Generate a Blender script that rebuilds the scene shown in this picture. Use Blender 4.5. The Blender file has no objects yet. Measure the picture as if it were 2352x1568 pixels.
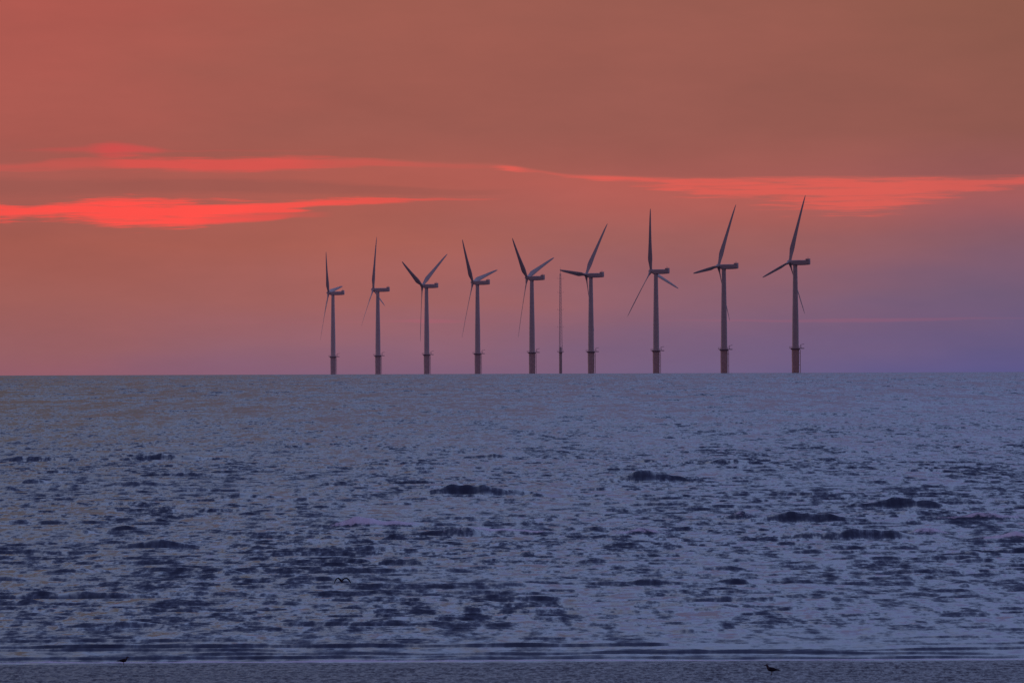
import bpy, math, random
import numpy as np
from mathutils import Vector, Matrix

rng = np.random.RandomState(7)
random.seed(3)
FR = 325.0/36.0*2352.0      # angular unit: 1/FR rad
CAMH = 12.0
R_E = 2.6e6                 # effective curvature radius of the sea
scene = bpy.context.scene
scene.view_settings.view_transform = 'Standard'
scene.view_settings.look = 'None'
scene.view_settings.exposure = 0

def s2l(c):
    out = []
    for v in c:
        v = v/255.0
        out.append(v/12.92 if v <= 0.04045 else ((v+0.055)/1.055)**2.4)
    return tuple(out)+(1.0,)

# ---------------------------------------------------------------- node helper
class E:
    def __init__(s, nt, sock): s.nt, s.s = nt, sock
    def _m(s, op, *a, clamp=False):
        n = s.nt.nodes.new('ShaderNodeMath'); n.operation = op; n.use_clamp = clamp
        for i, v in enumerate((s,)+a):
            if isinstance(v, E): s.nt.links.new(v.s, n.inputs[i])
            else: n.inputs[i].default_value = v
        return E(s.nt, n.outputs[0])
    def __add__(s, o): return s._m('ADD', o)
    def __radd__(s, o): return s._m('ADD', o)
    def __sub__(s, o): return s._m('SUBTRACT', o)
    def __mul__(s, o): return s._m('MULTIPLY', o)
    def __rmul__(s, o): return s._m('MULTIPLY', o)
    def __truediv__(s, o): return s._m('DIVIDE', o)
    def abs(s): return s._m('ABSOLUTE')
    def pow(s, o): return s._m('POWER', o)
    def clamp(s): return s._m('ADD', 0.0, clamp=True)

def smooth(e, a, b, ta=0.0, tb=1.0):
    n = e.nt.nodes.new('ShaderNodeMapRange'); n.interpolation_type = 'SMOOTHSTEP'
    e.nt.links.new(e.s, n.inputs['Value'])
    n.inputs['From Min'].default_value = a; n.inputs['From Max'].default_value = b
    n.inputs['To Min'].default_value = ta; n.inputs['To Max'].default_value = tb
    return E(e.nt, n.outputs['Result'])
def ramp(e, pts, interp='LINEAR'):
    n = e.nt.nodes.new('ShaderNodeValToRGB'); cr = n.color_ramp; cr.interpolation = interp
    e.nt.links.new(e.s, n.inputs[0])
    while len(cr.elements) < len(pts): cr.elements.new(0.5)
    for el, (p, c) in zip(cr.elements, pts):
        el.position = p
    for el, (p, c) in zip(cr.elements, pts):
        el.position = p
        el.color = c if len(c) == 4 else s2l(c)
    return E(e.nt, n.outputs[0])
def framp(e, pts):      # scalar curve through a ramp (values 0..1)
    return ramp(e, [(p, (v, v, v, 1.0)) for p, v in pts], 'EASE')
def mixc(f, a, b, mode='MIX'):
    nt = f.nt if isinstance(f, E) else a.nt
    n = nt.nodes.new('ShaderNodeMix'); n.data_type = 'RGBA'; n.blend_type = mode
    for idx, v in ((0, f), (6, a), (7, b)):
        if isinstance(v, E): nt.links.new(v.s, n.inputs[idx])
        else: n.inputs[idx].default_value = v
    return E(nt, n.outputs[2])
def comb(nt, x, y, z):
    n = nt.nodes.new('ShaderNodeCombineXYZ')
    for i, v in enumerate((x, y, z)):
        if isinstance(v, E): nt.links.new(v.s, n.inputs[i])
        else: n.inputs[i].default_value = v
    return E(nt, n.outputs[0])
def noise(v, scale, detail=3, rough=0.55, out='Fac'):
    n = v.nt.nodes.new('ShaderNodeTexNoise')
    v.nt.links.new(v.s, n.inputs['Vector'])
    n.inputs['Scale'].default_value = scale; n.inputs['Detail'].default_value = detail
    n.inputs['Roughness'].default_value = rough
    return E(v.nt, n.outputs[out])
def sep(v):
    n = v.nt.nodes.new('ShaderNodeSeparateXYZ'); v.nt.links.new(v.s, n.inputs[0])
    return [E(v.nt, n.outputs[i]) for i in range(3)]

# ---------------------------------------------------------------- world : dusk sky
w = bpy.data.worlds.new("sky"); scene.world = w; w.use_nodes = True
nt = w.node_tree; nt.nodes.clear()
out = nt.nodes.new('ShaderNodeOutputWorld'); bg = nt.nodes.new('ShaderNodeBackground')
nt.links.new(bg.outputs[0], out.inputs[0])
tc = nt.nodes.new('ShaderNodeTexCoord')
dx, dy, dz = sep(E(nt, tc.outputs['Generated']))
az = dx._m('ARCTAN2', dy)
S = (az*(FR/2352.0)+0.5)          # azimuth, 1 unit = 6.3 deg
T = (dz*(-FR/858.0)+793.5/858.0)  # elevation, 0 = 2.1 deg up, 1 = horizon
Sc, Tc = S.clamp(), T.clamp()
nv = comb(nt, S*3.0, T*6.0, 0.0)
wn = (noise(nv, 1.0, 2)-0.5)
Tw = (T+wn*0.06).clamp()
Sw = (S+wn*0.25)
P = [0, .35, .5, .65, .8, .93, 1.0]
cols = [
 [(174,89,80),(170,90,81),(160,90,82),(164,91,80),(158,94,88),(150,95,100),(146,93,106)],
 [(160,93,81),(157,91,81),(165,91,80),(171,97,86),(162,99,97),(146,99,112),(130,95,120)],
 [(153,92,81),(153,91,82),(167,93,86),(157,96,94),(141,97,110),(121,95,124),(113,95,130)],
 [(142,90,76),(142,88,79),(149,89,90),(131,92,107),(113,91,118),(99,89,131),(91,87,137)]]
R = [ramp(Tw, list(zip(P, c))) for c in cols]
low = mixc(smooth(Sw, 0.0, 0.36), R[0], R[1])
low = mixc(smooth(Sw, 0.32, 0.70), low, R[2])
low = mixc(smooth(Sw, 0.66, 1.02), low, R[3])
# filaments
fil = noise(comb(nt, S*11.0-T*3.0, T*85.0, 0.3), 1.0, 4, 0.65)
wob = (noise(comb(nt, S*8.0, T*16.0, 2.0), 1.0, 4, 0.62)-0.5)
Y = T*858.0
def streak(yc, hw, inten, wobble, filk, e0=.3, e1=1.05):
    y0 = framp(Sc, [(p, v/858.0) for p, v in yc])*858.0
    h = framp(Sc, [(p, v/100.0) for p, v in hw])*100.0
    k = framp(Sc, inten)
    d = ((Y-y0+wob*wobble).abs())/(h+0.5)
    d = d+(fil-0.5)*filk
    return smooth(d, e0, e1, 1.0, 0.0)*k
yb = framp(Sc, [(0, 368/858), (.15, 366/858), (.33, 360/858), (.47, 372/858), (.57, 402/858), (.7, 408/858), (1, 405/858)])*858.0
under = (smooth(Y-yb+wob*8.0, -3.0, 8.0)*smooth(Y-yb, 20.0, 150.0, 1.0, 0.0))*framp(Sc, [(0,.35),(.3,.55),(.5,.55),(.65,.8),(.85,.8),(1,.55)])
low = mixc((under*0.5).clamp(), low, s2l((202,98,88)))
bank = streak([(0,425),(.2,425),(.45,440),(1,445)], [(0,26),(.3,22),(.48,8),(.55,1),(1,1)], [(0,.8),(.35,.9),(.46,.5),(.52,0),(1,0)], 20.0, .8)
low = mixc(bank*0.7, low, s2l((152,88,80)))
c1 = streak([(0,381),(.1,372),(.2,378),(.35,374),(.5,385),(1,385)], [(0,12),(.1,16),(.2,18),(.3,18),(.4,11),(.5,4),(1,1)],
            [(0,.35),(.09,.5),(.13,1),(.27,.95),(.34,.5),(.44,.18),(.52,0),(1,0)], 14.0, 2.0)
low = mixc(c1*0.85, low, s2l((222,84,78)))
c0 = streak([(0,340),(.1,341),(.16,345),(1,345)], [(0,2),(.08,10),(.11,26),(.15,11),(.18,3),(1,1)], [(0,0),(.08,.4),(.11,.9),(.145,.7),(.17,.15),(.28,.08),(.35,0),(1,0)], 22.0, 1.2, 0.0)
low = mixc(c0*0.85, low, s2l((220,77,77)))
c2 = streak([(0,484),(.08,480),(.17,486),(.25,478),(.33,463),(.45,456),(1,456)], [(0,30),(.03,20),(.08,28),(.13,38),(.18,38),(.21,30),(.26,18),(.34,10),(.42,5),(.5,2),(1,1)],
            [(0,.95),(.08,1),(.22,1),(.3,.8),(.38,.6),(.46,.2),(.5,0),(1,0)], 18.0, 2.8)
low = mixc(c2, low, s2l((252,82,74)))
c3 = streak([(0,505),(.2,505),(.25,496),(.29,492),(1,490)], [(0,3),(.2,11),(.25,14),(.29,7),(1,1)], [(0,0),(.18,0),(.22,.85),(.27,.85),(.3,.3),(.33,0),(1,0)], 14.0, 1.4)
low = mixc(c3*0.9, low, s2l((230,82,76)))
c4 = streak([(0,400),(.49,385),(.51,388),(.56,401),(.6,413),(.7,428),(.8,444),(.86,448),(.92,434),(1,417)],
            [(0,1),(.48,5),(.51,9),(.53,5),(.6,10),(.68,26),(.78,50),(.84,58),(.9,40),(.96,22),(1,18)],
            [(0,0),(.475,0),(.5,.85),(.52,.3),(.56,.6),(.6,.8),(.68,.8),(.8,.8),(.88,.75),(1,.65)], 10.0, 4.2, .0)
c4 = c4*smooth(Y-yb+wob*5.0, -2.0, 7.0)
low = mixc(c4*0.88, low, s2l((232,94,84)))
c5 = streak([(0,737),(.42,737),(.8,738),(1,736)], [(0,1),(.38,3),(.42,6),(.47,3),(.6,2),(.75,4),(.85,6),(1,3)], [(0,0),(.36,.1),(.42,.7),(.47,.1),(.6,.05),(.78,.35),(.86,.4),(1,.1)], 14.0, .8)
low = mixc(c5*0.45, low, s2l((180,94,112)))
mot = noise(comb(nt, S*5.0, T*6.0, 5.0), 1.0, 4, 0.65)
low = mixc(1.0, low, ramp(mot, [(0.2, (.93,.95,.96,1)), (.8, (1.08,1.06,1.06,1))]), 'MULTIPLY')
# upper sky
Z = dz.clamp()
hiL = ramp(Z, [(0.03,(100,84,80)),(0.10,(94,83,80)),(0.22,(104,98,100)),(0.45,(170,184,226)),(0.75,(110,125,180)),(1.0,(84,96,140))])
hiR = ramp(Z, [(0.03,(98,88,106)),(0.10,(96,94,126)),(0.22,(118,128,182)),(0.45,(172,196,255)),(0.75,(110,125,185)),(1.0,(84,96,146))])
hi = mixc(smooth(az, -0.075, 0.055), hiL, hiR)
col = mixc(smooth(dz, 0.0375, 0.048), low, hi)
back = ramp(Z, [(0.0,(128,92,100)),(0.3,(118,100,128)),(1.0,(80,90,140))])
col = mixc(smooth(dy, -0.3, 0.5, 1.0, 0.0), col, back)
nt.links.new(col.s, bg.inputs['Color']); bg.inputs['Strength'].default_value = 1.0

# ---------------------------------------------------------------- sun
sd = bpy.data.lights.new("sun", 'SUN'); sd.energy = 0.25; sd.angle = math.radians(6); sd.color = (1.0, .42, .3)
so = bpy.data.objects.new("sun", sd); scene.collection.objects.link(so)
d = Vector((math.sin(math.radians(-50)), math.cos(math.radians(-50)), math.tan(math.radians(4))))
so.rotation_euler = d.to_track_quat('Z', 'Y').to_euler()

# ---------------------------------------------------------------- materials
def new_mat(name):
    m = bpy.data.materials.new(name); m.use_nodes = True
    return m, m.node_tree, m.node_tree.nodes['Principled BSDF']

def paint(name, c, rough=0.6, var=0.12, scale=0.6, spec=0.5):
    m, t, b = new_mat(name)
    g = t.nodes.new('ShaderNodeTexCoord')
    n = noise(E(t, g.outputs['Object']), scale, 4)
    a = tuple(x*(1-var) for x in c)+(1,); bb = tuple(min(1, x*(1+var)) for x in c)+(1,)
    r = ramp(n, [(0.3, a), (0.7, bb)])
    t.links.new(r.s, b.inputs['Base Color']); b.inputs['Roughness'].default_value = rough
    b.inputs['Specular IOR Level'].default_value = spec
    return m

# ---------------------------------------------------------------- mesh helper
def obj_from(name, verts, faces, mat=None, parent=None, smooth_=False):
    me = bpy.data.meshes.new(name); me.from_pydata([tuple(v) for v in verts], [], faces); me.update()
    if smooth_:
        me.polygons.foreach_set('use_smooth', [True]*len(me.polygons))
        me.set_sharp_from_angle(angle=math.radians(35))
    o = bpy.data.objects.new(name, me); scene.collection.objects.link(o)
    if mat: me.materials.append(mat)
    if parent: o.parent = parent
    return o
class MB:
    def __init__(s): s.v = []; s.f = []
    def loft(s, rings, cap=True):
        n = len(rings[0]); b = len(s.v)
        for r in rings: s.v += [tuple(p) for p in r]
        for i in range(len(rings)-1):
            for j in range(n):
                k = (j+1) % n
                s.f.append((b+i*n+j, b+i*n+k, b+(i+1)*n+k, b+(i+1)*n+j))
        if cap:
            s.f.append(tuple(b+j for j in range(n))[::-1]); e = b+(len(rings)-1)*n
            s.f.append(tuple(e+j for j in range(n)))
    def cyl(s, p0, p1, r0, r1=None, n=12):
        r1 = r0 if r1 is None else r1
        p0, p1 = Vector(p0), Vector(p1); a = (p1-p0).normalized()
        u = a.orthogonal().normalized(); w_ = a.cross(u)
        s.loft([[p+(u*math.cos(t*2*math.pi/n)+w_*math.sin(t*2*math.pi/n))*r for t in range(n)] for p, r in ((p0, r0), (p1, r1))])
    def rev(s, prof, n=24):   # (z,r)
        s.loft([[(r*math.cos(t*2*math.pi/n), r*math.sin(t*2*math.pi/n), z) for t in range(n)] for z, r in prof])
    def path(s, pts, n=10):
        rings = []
        for i, (p, ra, rb) in enumerate(pts):
            q0 = pts[max(i-1, 0)][0]; q1 = pts[min(i+1, len(pts)-1)][0]
            t_ = (Vector(q1)-Vector(q0)).normalized(); side = Vector((0, 1, 0)); up = t_.cross(side).normalized()*-1
            rings.append([Vector(p)+side*math.cos(a*2*math.pi/n)*ra+up*math.sin(a*2*math.pi/n)*rb for a in range(n)])
        s.loft(rings)
    def make(s, name, mat, parent=None, sm=True): return obj_from(name, s.v, s.f, mat, parent, sm)

def empty(name, loc):
    e = bpy.data.objects.new(name, None); e.empty_display_size = 5; e.location = loc
    scene.collection.objects.link(e); return e

def place(px, D):      # bearing -> ground point on the curved sea
    x = (px-1176.0)/FR*D
    return x, D, -D*D/(2*R_E)

# ---------------------------------------------------------------- wind turbines
TX = [ # tower bearing, hub height in angular units, phase deg, yaw foreshortening
 (765, 187, -38, .22), (868, 194, -13, .22), (980, 202, -65, .45), (1097, 209, -43, .39), (1222, 219, -50, .42),
 (1357.5, 225, 34, .45), (1507, 233, -15, .46), (1663, 244, 23.5, .40), (1827, 253, 17, .418)]
HUB = 83.5
def turbine(px, H, ph, k):
    D = FR*HUB/H
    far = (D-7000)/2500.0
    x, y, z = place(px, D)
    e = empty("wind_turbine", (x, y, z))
    g = 0.45+0.20*far  # air haze put into the colours: all turbine materials pale with distance
    grey = paint("turbine_paint_hazed", (g*1.02, g*.86, g*.84), 0.6, .05, .15)
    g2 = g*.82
    bladep = paint("blade_paint_hazed", (g2*1.05, g2*.86, g2*.84), 0.5, .05, .15)
    yel = paint("transition_paint_hazed", (.50+.12*far, .34+.14*far, .31+.16*far), 0.7, .14, .4)
    dark = paint("platform_steel_hazed", (.42+.1*far, .33+.1*far, .34+.1*far), 0.7, .1, .5)
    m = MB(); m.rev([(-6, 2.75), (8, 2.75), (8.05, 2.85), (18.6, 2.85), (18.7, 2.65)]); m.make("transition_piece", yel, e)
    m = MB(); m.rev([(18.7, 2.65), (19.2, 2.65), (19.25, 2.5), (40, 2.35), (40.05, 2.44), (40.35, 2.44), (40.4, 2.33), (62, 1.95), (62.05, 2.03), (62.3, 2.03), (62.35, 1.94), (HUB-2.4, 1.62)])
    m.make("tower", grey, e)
    # platform with railing, crane, boat landing
    m = MB()
    m.rev([(18.5, 4.6), (18.9, 4.6)], 20)
    m.rev([(17.4, 2.95), (18.45, 4.0)], 20)
    for i in range(14):
        a = i*2*math.pi/14; m.cyl((4.5*math.cos(a), 4.5*math.sin(a), 18.9), (4.5*math.cos(a), 4.5*math.sin(a), 20.2), .07, n=5)
    for zz in (19.55, 20.2):
        pr = [(4.5*math.cos(i*2*math.pi/20), 4.5*math.sin(i*2*math.pi/20), zz) for i in range(20)]
        for i in range(20): m.cyl(pr[i], pr[(i+1) % 20], .06, n=4)
    m.cyl((4.0, -1, 18.9), (4.0, -1, 21.6), .22, n=6); m.cyl((4.0, -1, 21.4), (6.6, -1.5, 22.0), .16, n=6)
    m.cyl((4.2, -2, 18.6), (6.6, -2, 18.6), .35, n=6)
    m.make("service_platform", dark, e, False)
    m = MB()
    for sx in (-.8, .8):
        m.cyl((3.6, sx-1.5, -2), (3.6, sx-1.5, 17.6), .22, n=6); m.cyl((2.6, sx-1.5, 6), (3.6, sx-1.5, 6), .15, n=5); m.cyl((2.6, sx-1.5, 15), (3.6, sx-1.5, 15), .15, n=5)
    for i in range(24): m.cyl((3.5, -2.3, .5+i*.7), (3.5, -.7, .5+i*.7), .05, n=4)
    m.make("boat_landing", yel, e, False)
    s_ = math.sqrt(1-k*k); tl = math.radians(6)
    ah = Vector((-s_, k, 0)); r = Vector((k, s_, 0)); a = (ah*math.cos(tl)+Vector((0, 0, math.sin(tl)))).normalized()
    u = (Vector((0, 0, 1))*math.cos(tl)-ah*math.sin(tl)).normalized()
    O = Vector((0, 0, HUB))
    nb = Vector((0, 0, 1))
    def sec(t, hw, hh, zc, rad=.35, n=5):
        pts = []
        for (sx, sz, a0) in ((1, 1, 0), (-1, 1, 90), (-1, -1, 180), (1, -1, 270)):
            for i in range(n):
                an = math.radians(a0+90*i/(n-1)); rr = rad*min(hw, hh)
                pts.append(O+ah*t+r*(sx*(hw-rr)+rr*math.cos(an))+nb*(zc+sz*(hh-rr)+rr*math.sin(an)))
        return pts
    m = MB()
    m.loft([sec(3.0, 1.5, 1.5, .0, .95), sec(2.4, 1.9, 1.85, .0, .7), sec(0, 2.0, 1.95, -.05, .4), sec(-6, 2.0, 1.95, 0, .4), sec(-9.5, 2.0, 1.85, .1, .4), sec(-11.6, 1.85, 1.7, .15, .4), sec(-11.9, 1.5, 1.4, .2, .4)])
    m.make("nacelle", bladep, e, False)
    m = MB()   # rear cooler and wind sensors
    m.loft([sec(-9.3, 1.9, .55, 2.3, .2), sec(-11.7, 1.9, .6, 2.35, .2)])
    for sg in (-1, 1): m.cyl(O+ah*-10.4+r*sg+nb*2.8, O+ah*-10.4+r*sg+nb*4.3, .09, n=5)
    m.cyl(O+nb*-2.6, O+nb*-1.5, 1.75, n=20)
    m.make("nacelle_cooler", bladep, e, False)
    C = O+a*4.6
    m = MB()   # spinner
    rings = []
    for t_, rr in ((-1.7, 1.5), (-1.5, 1.7), (0, 1.75), (1.0, 1.5), (1.7, 1.05), (2.1, .55), (2.25, .1)):
        rings.append([C+a*t_+(r*math.cos(i*math.pi/8)+u*math.sin(i*math.pi/8))*rr for i in range(16)])
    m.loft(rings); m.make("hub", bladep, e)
    L = 53.5
    for b in range(3):
        th = math.radians(ph+120*b)
        rad = r*math.sin(th)+u*math.cos(th); tan = r*math.cos(th)-u*math.sin(th)
        rings = []
        for q, chord, thick, beta in ((0, 2.2, 2.2, 0), (.035, 2.2, 2.2, 10), (.09, 2.9, 1.7, 26), (.17, 4.1, 1.15, 26), (.22, 4.2, .95, 24), (.35, 3.6, .8, 19), (.5, 3.0, .65, 14), (.7, 2.4, .5, 10), (.86, 1.8, .38, 8), (.95, 1.2, .28, 8), (.99, .7, .16, 8), (1, .2, .06, 8)):
            bt = math.radians(beta+7)
            cd = tan*math.cos(bt)-a*math.sin(bt); td = rad.cross(cd).normalized()
            bend = a*(-1.1*q*q)      # loaded blade flexes downwind
            c0_ = C+rad*(0.8+q*(L-.8))+bend
            rg = []
            for i in range(12):
                an = i*2*math.pi/12; cx = math.cos(an)
                tt = math.sin(an)*(1.0 if q < .06 else (.55+.45*cx))
                rg.append(c0_+cd*(cx*chord/2-(.18*(chord-2.0) if q > .06 else 0))+td*tt*thick/2)
            rings.append(rg)
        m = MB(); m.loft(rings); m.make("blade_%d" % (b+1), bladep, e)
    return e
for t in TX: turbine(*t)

# ---------------------------------------------------------------- met mast
D = 8000.0
x, y, z = place(1287.5, D); e = empty("meteorological_mast", (x, y, z))
st = paint("mast_steel", (.50, .41, .42), .6, .1, .5)
ys = paint("mast_pile_paint", (.5, .38, .36), .7, .15, .4)
m = MB(); m.rev([(-6, 1.3), (17.8, 1.3), (17.9, 1.7), (18.4, 1.7)], 16); m.make("pile", ys, e)
m = MB(); m.rev([(18.4, 2.9), (18.8, 2.9)], 12)
for i in range(10):
    a = i*2*math.pi/10; m.cyl((2.8*math.cos(a), 2.8*math.sin(a), 18.8), (2.8*math.cos(a), 2.8*math.sin(a), 20.0), .08, n=4)
    a2 = (i+1)*2*math.pi/10; m.cyl((2.8*math.cos(a), 2.8*math.sin(a), 20), (2.8*math.cos(a2), 2.8*math.sin(a2), 20), .08, n=4)
m.cyl((0, 0, 18.8), (0, 0, 23), 1.0, .9, 10)
m.make("platform", st, e, False)
m = MB()
def mw(zz): return 1.35*(1-(zz-18)/95.0)+.25
cor = lambda zz, i: Vector((mw(zz)*math.cos(i*2.0944+.3), mw(zz)*math.sin(i*2.0944+.3), zz))
zs = [18.8+i*2.6 for i in range(27)]
for i in range(3): m.cyl(cor(18.8, i), cor(zs[-1], i), .19, .13, 5)
for q in range(len(zs)-1):
    for i in range(3):
        m.cyl(cor(zs[q], i), cor(zs[q+1], (i+1) % 3), .09, n=4); m.cyl(cor(zs[q], i), cor(zs[q], (i+1) % 3), .09, n=4)
m.cyl((0, 0, zs[-1]-1), (0, 0, 92), .18, .09, 5)
for zz in (40, 55, 70, 82):
    m.cyl((-2.6, 0, zz), (2.6, 0, zz), .07, n=4); m.cyl((-2.6, 0, zz), (-2.6, 0, zz+.9), .1, n=4); m.cyl((2.6, 0, zz), (2.6, 0, zz+.9), .1, n=4)
m.make("lattice", st, e, False)

# ---------------------------------------------------------------- sea sheet
def spacing(q):
    return .15+.8*(q/1000.0)**1.6-.05*np.clip((385-q)/15, 0, 1)
ds = [344.0]
while ds[-1] < 15000:
    q = ds[-1]; ds.append(q+float(spacing(q)))
ds = np.array(ds)
core = np.linspace(-1, 1, 860)*0.062
side = 0.062+np.cumsum(np.linspace(.0008, .035, 26))
cs = np.concatenate([-side[::-1], core, side])
NR, NC = len(ds), len(cs)
Yg, Cg = np.meshgrid(ds, cs, indexing='ij')
Xg = (Cg*(Yg+60)).astype(np.float64)
dsp = spacing(Yg)
def vnoise(X, Y_, n=14, lam=20, seed=1, ax=1.0):
    r_ = np.random.RandomState(seed); o_ = np.zeros_like(X)
    for i in range(n):
        a_ = r_.uniform(0, 2*math.pi); l_ = lam*r_.uniform(.6, 1.8)
        o_ += np.sin(2*math.pi*(X*math.cos(a_)*ax+Y_*math.sin(a_))/l_+r_.uniform(0, 6.28))
    return o_/math.sqrt(n/2.0)
group = np.clip(1+.45*vnoise(Xg, Yg, 10, 14, 5, .8), .2, 2.2)
Hh = np.zeros_like(Xg)
lams = np.geomspace(.8, 12, 54)
for i, l_ in enumerate(lams):
    spread = .6 if l_ < 4 else .36
    th = rng.normal(0, spread); th = max(-1.2, min(1.2, th)); kx, ky = math.sin(th)*2*math.pi/l_, math.cos(th)*2*math.pi/l_
    amp = .0053*l_/(1+l_/4.0)
    fade = np.clip((l_/dsp-2.2)/2.0, 0, 1)
    s_ = np.sin(Xg*kx+Yg*ky+rng.uniform(0, 6.28))
    Hh += amp*fade*(s_+.4*s_*s_-.2)
Hh *= group
# far chop : longer wind sea that ruffles the horizon line
for l_ in np.geomspace(14, 46, 14):
    th = rng.normal(0, .4); kx, ky = math.sin(th)*2*math.pi/l_, math.cos(th)*2*math.pi/l_
    Hh += .045*np.clip((Yg-900)/2500, 0, 1)*np.clip((l_/dsp-2.2)/2.0, 0, 1)*np.sin(Xg*kx+Yg*ky+rng.uniform(0, 6.28))
shore = np.clip((Yg-372.0)/40.0, 0, 1)
Hh *= (.2+.8*shore)
# shoaling rollers near the beach : long low crests
for (d0, hh, fr) in ((353.6, .09, .3), (356.2, .11, 1.1), (359.8, .13, 2.3), (364.6, .10, 3.7), (370.5, .15, 5.1), (378, .09, 7.7)):
    line = d0+.9*np.sin(Xg/9.0+fr)+.5*np.sin(Xg/3.1+fr*2)+.15*np.sin(Xg/.8+fr*4)
    env = np.clip(.75+.45*np.sin(Xg/7.3+fr*3)+.3*np.sin(Xg/2.9+fr*5)+.2*np.sin(Xg/.9+fr*9), 0.06, 1.2)
    v_ = Yg-line
    Hh += hh*env*np.where(v_ < 0, np.exp(-(v_/.19)**2), np.exp(-(v_/1.1)**2))
foam = np.zeros_like(Xg)
def dist_of(py):
    an = (py-793.5)/FR; dd = CAMH/an
    for _ in range(4): dd = CAMH/(an-dd/(2*R_E))
    return dd
# breaking / steep waves over the sand bars (bearing, depression, width, height, foam)
LUMPS = [(1085,1138,230,26,.0),(1030,1134,120,13,0),(1505,1107,170,22,0),(1400,1109,60,10,0),(2050,1168,200,20,0),(1720,1194,90,18,.5),(1850,1201,220,22,.15),
 (1950,1240,240,22,.15),(2140,1230,90,14,.8),(2250,1197,190,15,.8),(2310,1242,110,16,.9),(860,1208,150,22,1.2),(905,1240,60,13,.1),(1030,1228,120,20,.4),(1160,1227,190,14,1.0),(1470,1229,110,14,.8),
 (345,1254,110,14,0),(435,1251,50,12,0),(522,1315,60,12,0),(280,1215,60,11,0),(1590,1452,60,9,0),(2010,1452,60,9,0),(5,1123,60,13,0),(85,1106,90,10,0),(310,1113,130,11,0),
 (360,1054,220,13,0),(100,1055,160,11,0),(1680,1067,110,11,0),(770,1114,110,10,0),(570,1141,100,10,0),(965,1085,50,9,0),(1120,1051,90,8,0),(760,1239,40,10,.1),(700,1223,60,9,0),
 (2080,1186,120,10,0),(1510,1064,80,8,0),(1230,1141,60,8,0),(150,1311,90,11,0),(1150,1373,80,9,0),(1790,1339,110,10,0),(2200,1351,60,10,0),(1380,1291,80,8,0),(190,1221,50,8,0),(1210,1161,50,8,0),
 (820,1396,60,8,0),(1110,1396,60,8,0),(1650,1401,70,8,0),(2250,1281,70,9,0),(2330,1161,60,10,0),(1880,1061,90,7,0),(600,1259,60,8,0),(60,1381,70,9,0)]
for i, (px, py, wp, hp, fo) in enumerate(LUMPS):
    dd = dist_of(py); x0 = (px-1176)/FR*dd; wm = wp/FR*dd/2*1.4; hm = hp/FR*dd*1.05
    sf = .4+dd/1100.0; sb = sf*2.6
    i0, i1 = np.searchsorted(ds, [dd-9*sf, dd+9*sf+6]); X_ = Xg[i0:i1]; Y_ = Yg[i0:i1]
    line = dd+.5*np.sin(X_/2.3+i)+.35*sf*np.sin(X_/.9+2*i)
    u_ = (X_-x0)/wm
    q_ = .25*math.sin(i*2.1)
    env = (np.exp(-np.abs((u_-q_)/.5)**2)*.5+np.exp(-np.abs(u_)**4)*.5)*(1+.10*np.sin(X_/1.1+i*1.7)+.10*np.sin(X_/.47+i)+.06*np.sin(X_/.21+3*i))
    v_ = Y_-line
    pr = np.where(v_ < 0, np.exp(-(v_/sf)**2), np.exp(-(v_/sb)**2))
    Hh[i0:i1] = Hh[i0:i1]*(1-.5*env*pr)+hm*env*pr
    if fo: foam[i0:i1] = np.maximum(foam[i0:i1], fo*np.exp(-np.abs(u_)**4)*np.exp(-((v_+.35*sf)/(.8*sf))**2))
foam = np.maximum(foam, 1.1*np.exp(-((Yg-352.7-.35*np.sin(Xg/8.0))/.5)**2))
Zg = Hh-(Yg**2)/(2*R_E)
co = np.stack([Xg, Yg, Zg], -1).reshape(-1, 3).astype(np.float32)
me = bpy.data.meshes.new("sea")
me.vertices.add(NR*NC); me.vertices.foreach_set('co', co.ravel())
idx = np.arange(NR*NC, dtype=np.int32).reshape(NR, NC)
qd = np.stack([idx[:-1, :-1], idx[:-1, 1:], idx[1:, 1:], idx[1:, :-1]], -1).reshape(-1, 4)
nf = len(qd)
me.loops.add(nf*4); me.loops.foreach_set('vertex_index', qd.ravel())
me.polygons.add(nf); me.polygons.foreach_set('loop_start', np.arange(0, nf*4, 4, dtype=np.int32))
me.polygons.foreach_set('use_smooth', np.ones(nf, dtype=bool))
at = me.attributes.new('foam', 'FLOAT', 'POINT'); at.data.foreach_set('value', foam.reshape(-1).astype(np.float32))
me.update()
sea = bpy.data.objects.new("sea", me); scene.collection.objects.link(sea)
print("sea rows/cols", NR, NC)

m, t, b = new_mat("sea_water")
g = t.nodes.new('ShaderNodeNewGeometry')
px_, py_, pz_ = sep(E(t, g.outputs['Position']))
# fractal chop: every octave from tens of metres to decimetres
ch = sep(noise(comb(t, px_*.95, py_*.15, 0.0), 1.0, 4, .66, 'Color'))
big = sep(noise(comb(t, px_*.13, py_*.008, 11.0), 1.0, 4, .78, 'Color'))
rip = sep(noise(comb(t, px_*2.2, py_*1.0, 6.0), 1.6, 2, .6, 'Color'))
patch = smooth(noise(comb(t, px_*.03, py_*.008, 3.0), 1.0, 3, .6), .35, .65, .75, 1.2)
calm = smooth(py_, 352.0, 410.0, .4, 1.0)
lean = smooth(py_, 420.0, 2200.0, -.215, -.08)   # wind waves are steepest where they shoal
bigw = smooth(py_, 900.0, 3500.0, .9, 1.9)
chw = smooth(py_, 500.0, 2500.0, 1.5, 1.1)
ngx = ((ch[0]-.5)*.9+(rip[0]-.5)*.3)*patch
ngy = ((ch[1]-.5)*chw+(big[1]-.5)*bigw+(rip[1]-.5)*.4)*patch*calm+lean
ngy = ngy._m('MINIMUM', -0.032)
pert = comb(t, ngx, ngy, 0.0)
add = t.nodes.new('ShaderNodeVectorMath'); add.operation = 'ADD'
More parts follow.
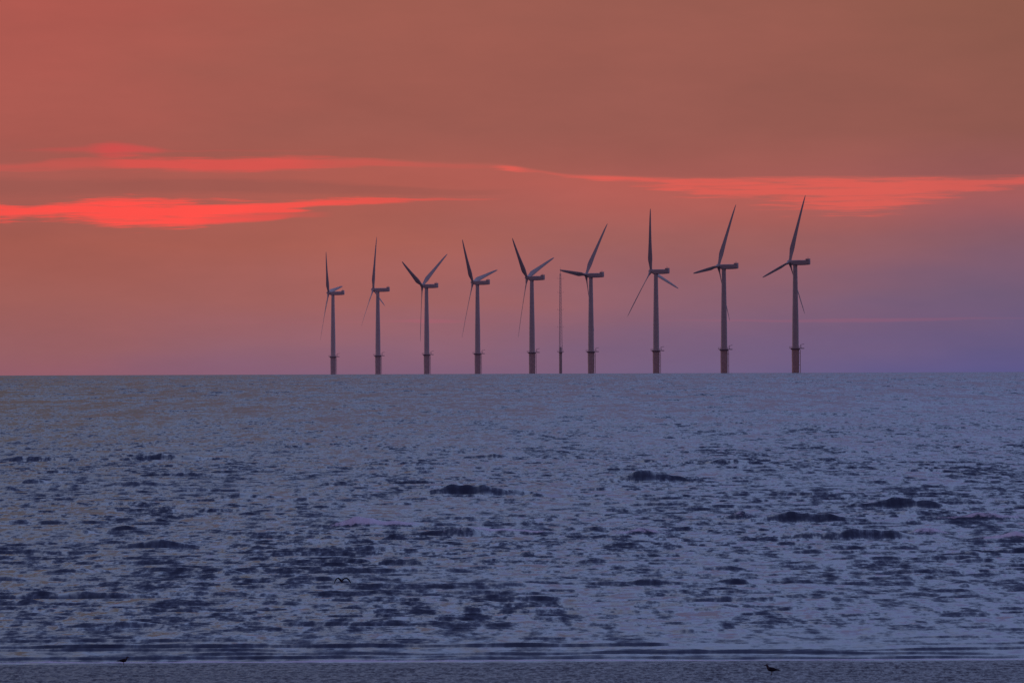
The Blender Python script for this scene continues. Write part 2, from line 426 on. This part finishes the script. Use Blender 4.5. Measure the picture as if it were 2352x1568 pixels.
t.links.new(g.outputs['Normal'], add.inputs[0]); t.links.new(pert.s, add.inputs[1])
nm = t.nodes.new('ShaderNodeVectorMath'); nm.operation = 'NORMALIZE'; t.links.new(add.outputs[0], nm.inputs[0])
t.links.new(nm.outputs[0], b.inputs['Normal'])
b.inputs['IOR'].default_value = 1.34
fa = t.nodes.new('ShaderNodeAttribute'); fa.attribute_name = 'foam'
fn = noise(comb(t, px_*1.2, py_*.8, pz_*2.0), 2.0, 5, .7)
fm = smooth(E(t, fa.outputs['Fac'])+(fn-.5)*1.7, .4, .8)
bc = mixc(fm, s2l((52, 60, 80)), (.72, .70, .78, 1))
t.links.new(bc.s, b.inputs['Base Color'])
t.links.new((fm*.6+.12).s, b.inputs['Roughness'])
me.materials.append(m)

# ---------------------------------------------------------------- beach
by = np.concatenate([np.linspace(-60, 300, 60), np.linspace(300.5, 362, 260), np.linspace(365, 460, 12)])
bx = np.concatenate([np.linspace(-260, -34, 14), np.linspace(-32, 32, 260), np.linspace(34, 260, 14)])
BY, BX = np.meshgrid(by, bx, indexing='ij')
base = np.interp(BY, [-60, 4, 10, 40, 120, 250, 352, 460], [10.4, 10.3, 9.6, 5.0, 2.6, 1.1, .0, -2.5])
base += (.012*vnoise(BX, BY, 12, 2.2, 11, .35)+.02*vnoise(BX, BY, 8, 9, 12, .3))*np.clip((352-BY)/6, .15, 1)
base -= BY**2/(2*R_E)
vv = np.stack([BX, BY, base], -1).reshape(-1, 3)
r_, c_ = BX.shape; ii = np.arange(r_*c_).reshape(r_, c_)
ff = np.stack([ii[:-1, :-1], ii[:-1, 1:], ii[1:, 1:], ii[1:, :-1]], -1).reshape(-1, 4).tolist()
m, t, b = new_mat("wet_sand")
g = t.nodes.new('ShaderNodeNewGeometry'); px_, py_, pz_ = sep(E(t, g.outputs['Position']))
sn = noise(comb(t, px_*1.4, py_*.25, 0.0), 2.0, 5, .75)
t.links.new(ramp(sn, [(.3, (.03, .03, .035, 1)), (.7, (.12, .115, .125, 1))]).s, b.inputs['Base Color'])
nn = sep(noise(comb(t, px_*2.5, py_*.5, 4.0), 2.0, 5, .75, 'Color'))
pert = comb(t, (nn[0]-.5)*.7, (nn[1]-.5)*1.6-.28, 0.0)
add = t.nodes.new('ShaderNodeVectorMath'); add.operation = 'ADD'
t.links.new(g.outputs['Normal'], add.inputs[0]); t.links.new(pert.s, add.inputs[1])
nm = t.nodes.new('ShaderNodeVectorMath'); nm.operation = 'NORMALIZE'; t.links.new(add.outputs[0], nm.inputs[0])
t.links.new(nm.outputs[0], b.inputs['Normal'])
b.inputs['Roughness'].default_value = .35; b.inputs['IOR'].default_value = 1.33
obj_from("beach", vv.tolist(), ff, m, None, True)
def beach_z(x, y):
    return float(np.interp(y, [-60, 4, 10, 40, 120, 250, 352, 460], [10.4, 10.3, 9.6, 5.0, 2.6, 1.1, .0, -2.5]))-y*y/(2*R_E)

# ---------------------------------------------------------------- gulls
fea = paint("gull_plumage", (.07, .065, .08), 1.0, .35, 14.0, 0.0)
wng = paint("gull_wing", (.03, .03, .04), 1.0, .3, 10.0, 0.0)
bil = paint("gull_bill_legs", (.10, .05, .03), .8, .1, 5.0, 0.1)
def standing_gull(x, y, heading, s=1.0):
    e = empty("seagull", (x, y, beach_z(x, y)))
    V = Vector
    m = MB(); m.path([(V((-.27,0,.17)), .012, .006), (V((-.19,0,.19)), .04, .02), (V((-.10,0,.20)), .07, .06), (V((0,0,.205)), .085, .085), (V((.08,0,.225)), .08, .08), (V((.13,0,.265)), .05, .052),
                      (V((.150,0,.31)), .036, .038), (V((.165,0,.345)), .04, .042), (V((.195,0,.36)), .037, .036), (V((.222,0,.356)), .018, .018), (V((.235,0,.352)), .012, .012)], 14)
    m.make("body", fea, e)
    m = MB(); m.path([(V((.225,0,.354)), .012, .013), (V((.255,0,.350)), .009, .011), (V((.278,0,.340)), .003, .005)], 8)
    for sg in (-1, 1):
        m.cyl((-.0, sg*.03, .0), (.0, sg*.035, .15), .007, n=6)
        for an in (-.5, 0, .5): m.cyl((0, sg*.03, .006), (.055*math.cos(an), sg*.03+.055*math.sin(an), .004), .006, .004, 5)
    m.make("bill_and_legs", bil, e)
    for sg in (-1, 1):
        m = MB(); m.path([(V((.09, sg*.062, .235)), .01, .03), (V((.04, sg*.078, .225)), .016, .06), (V((-.06, sg*.072, .215)), .016, .055), (V((-.17, sg*.045, .195)), .012, .03), (V((-.26, sg*.02, .185)), .008, .016), (V((-.33, sg*.006, .178)), .003, .004)], 10)
        m.make("wing_%s" % ("l" if sg > 0 else "r"), wng, e)
    e.rotation_euler = (0, 0, heading); e.scale = (s, s, s)
def flying_gull(x, y, z, heading, s=1.0):
    e = empty("seagull", (x, y, z)); V = Vector
    m = MB(); m.path([(V((-.24,0,.0)), .05, .006), (V((-.16,0,.0)), .035, .02), (V((-.06,0,0)), .06, .05), (V((.04,0,0)), .065, .06), (V((.12,0,.01)), .045, .045), (V((.16,0,.02)), .037, .037), (V((.2,0,.018)), .028, .028), (V((.22,0,.012)), .011, .012), (V((.255,0,.0)), .003, .004)], 14)
    m.make("body", fea, e)
    for sg in (-1, 1):
        st_ = [(.03,.03,.03,.085),(.14,.13,.045,.09),(.25,.19,.05,.085),(.36,.17,.02,.075),(.47,.08,-.03,.058),(.55,-.03,-.08,.035),(.59,-.10,-.11,.01)]
        rings = []
        for (yy, zz, xc, hc) in st_:
            rings.append([V((xc+math.cos(a*math.pi/4)*hc, sg*yy, zz-.35*math.cos(a*math.pi/4)*hc+math.sin(a*math.pi/4)*.035)) for a in range(8)])
        m = MB(); m.loft(rings); m.make("wing_%s" % ("l" if sg > 0 else "r"), wng, e)
    e.rotation_euler = (0, math.radians(-15), heading); e.scale = (s, s, s)
flying_gull((783-1176)/FR*425, 425, CAMH-(1333-793.5)/FR*425, math.radians(125), .8)
d1 = 349.0; standing_gull((281-1176)/FR*d1, d1, math.radians(8), .82)
d2 = 330.0; standing_gull((1770-1176)/FR*d2, d2, math.radians(170), 1.0)

# ---------------------------------------------------------------- camera
cd = bpy.data.cameras.new("camera"); cam = bpy.data.objects.new("camera", cd); scene.collection.objects.link(cam)
cd.lens = 325; cd.sensor_width = 36; cd.clip_start = 1; cd.clip_end = 60000
pitch = 9.5/FR
cam.matrix_world = Matrix.Translation((0, 0, CAMH)) @ Matrix.Rotation(math.pi/2+pitch, 4, 'X') @ Matrix.Rotation(math.radians(-.2), 4, 'Z')
scene.camera = cam
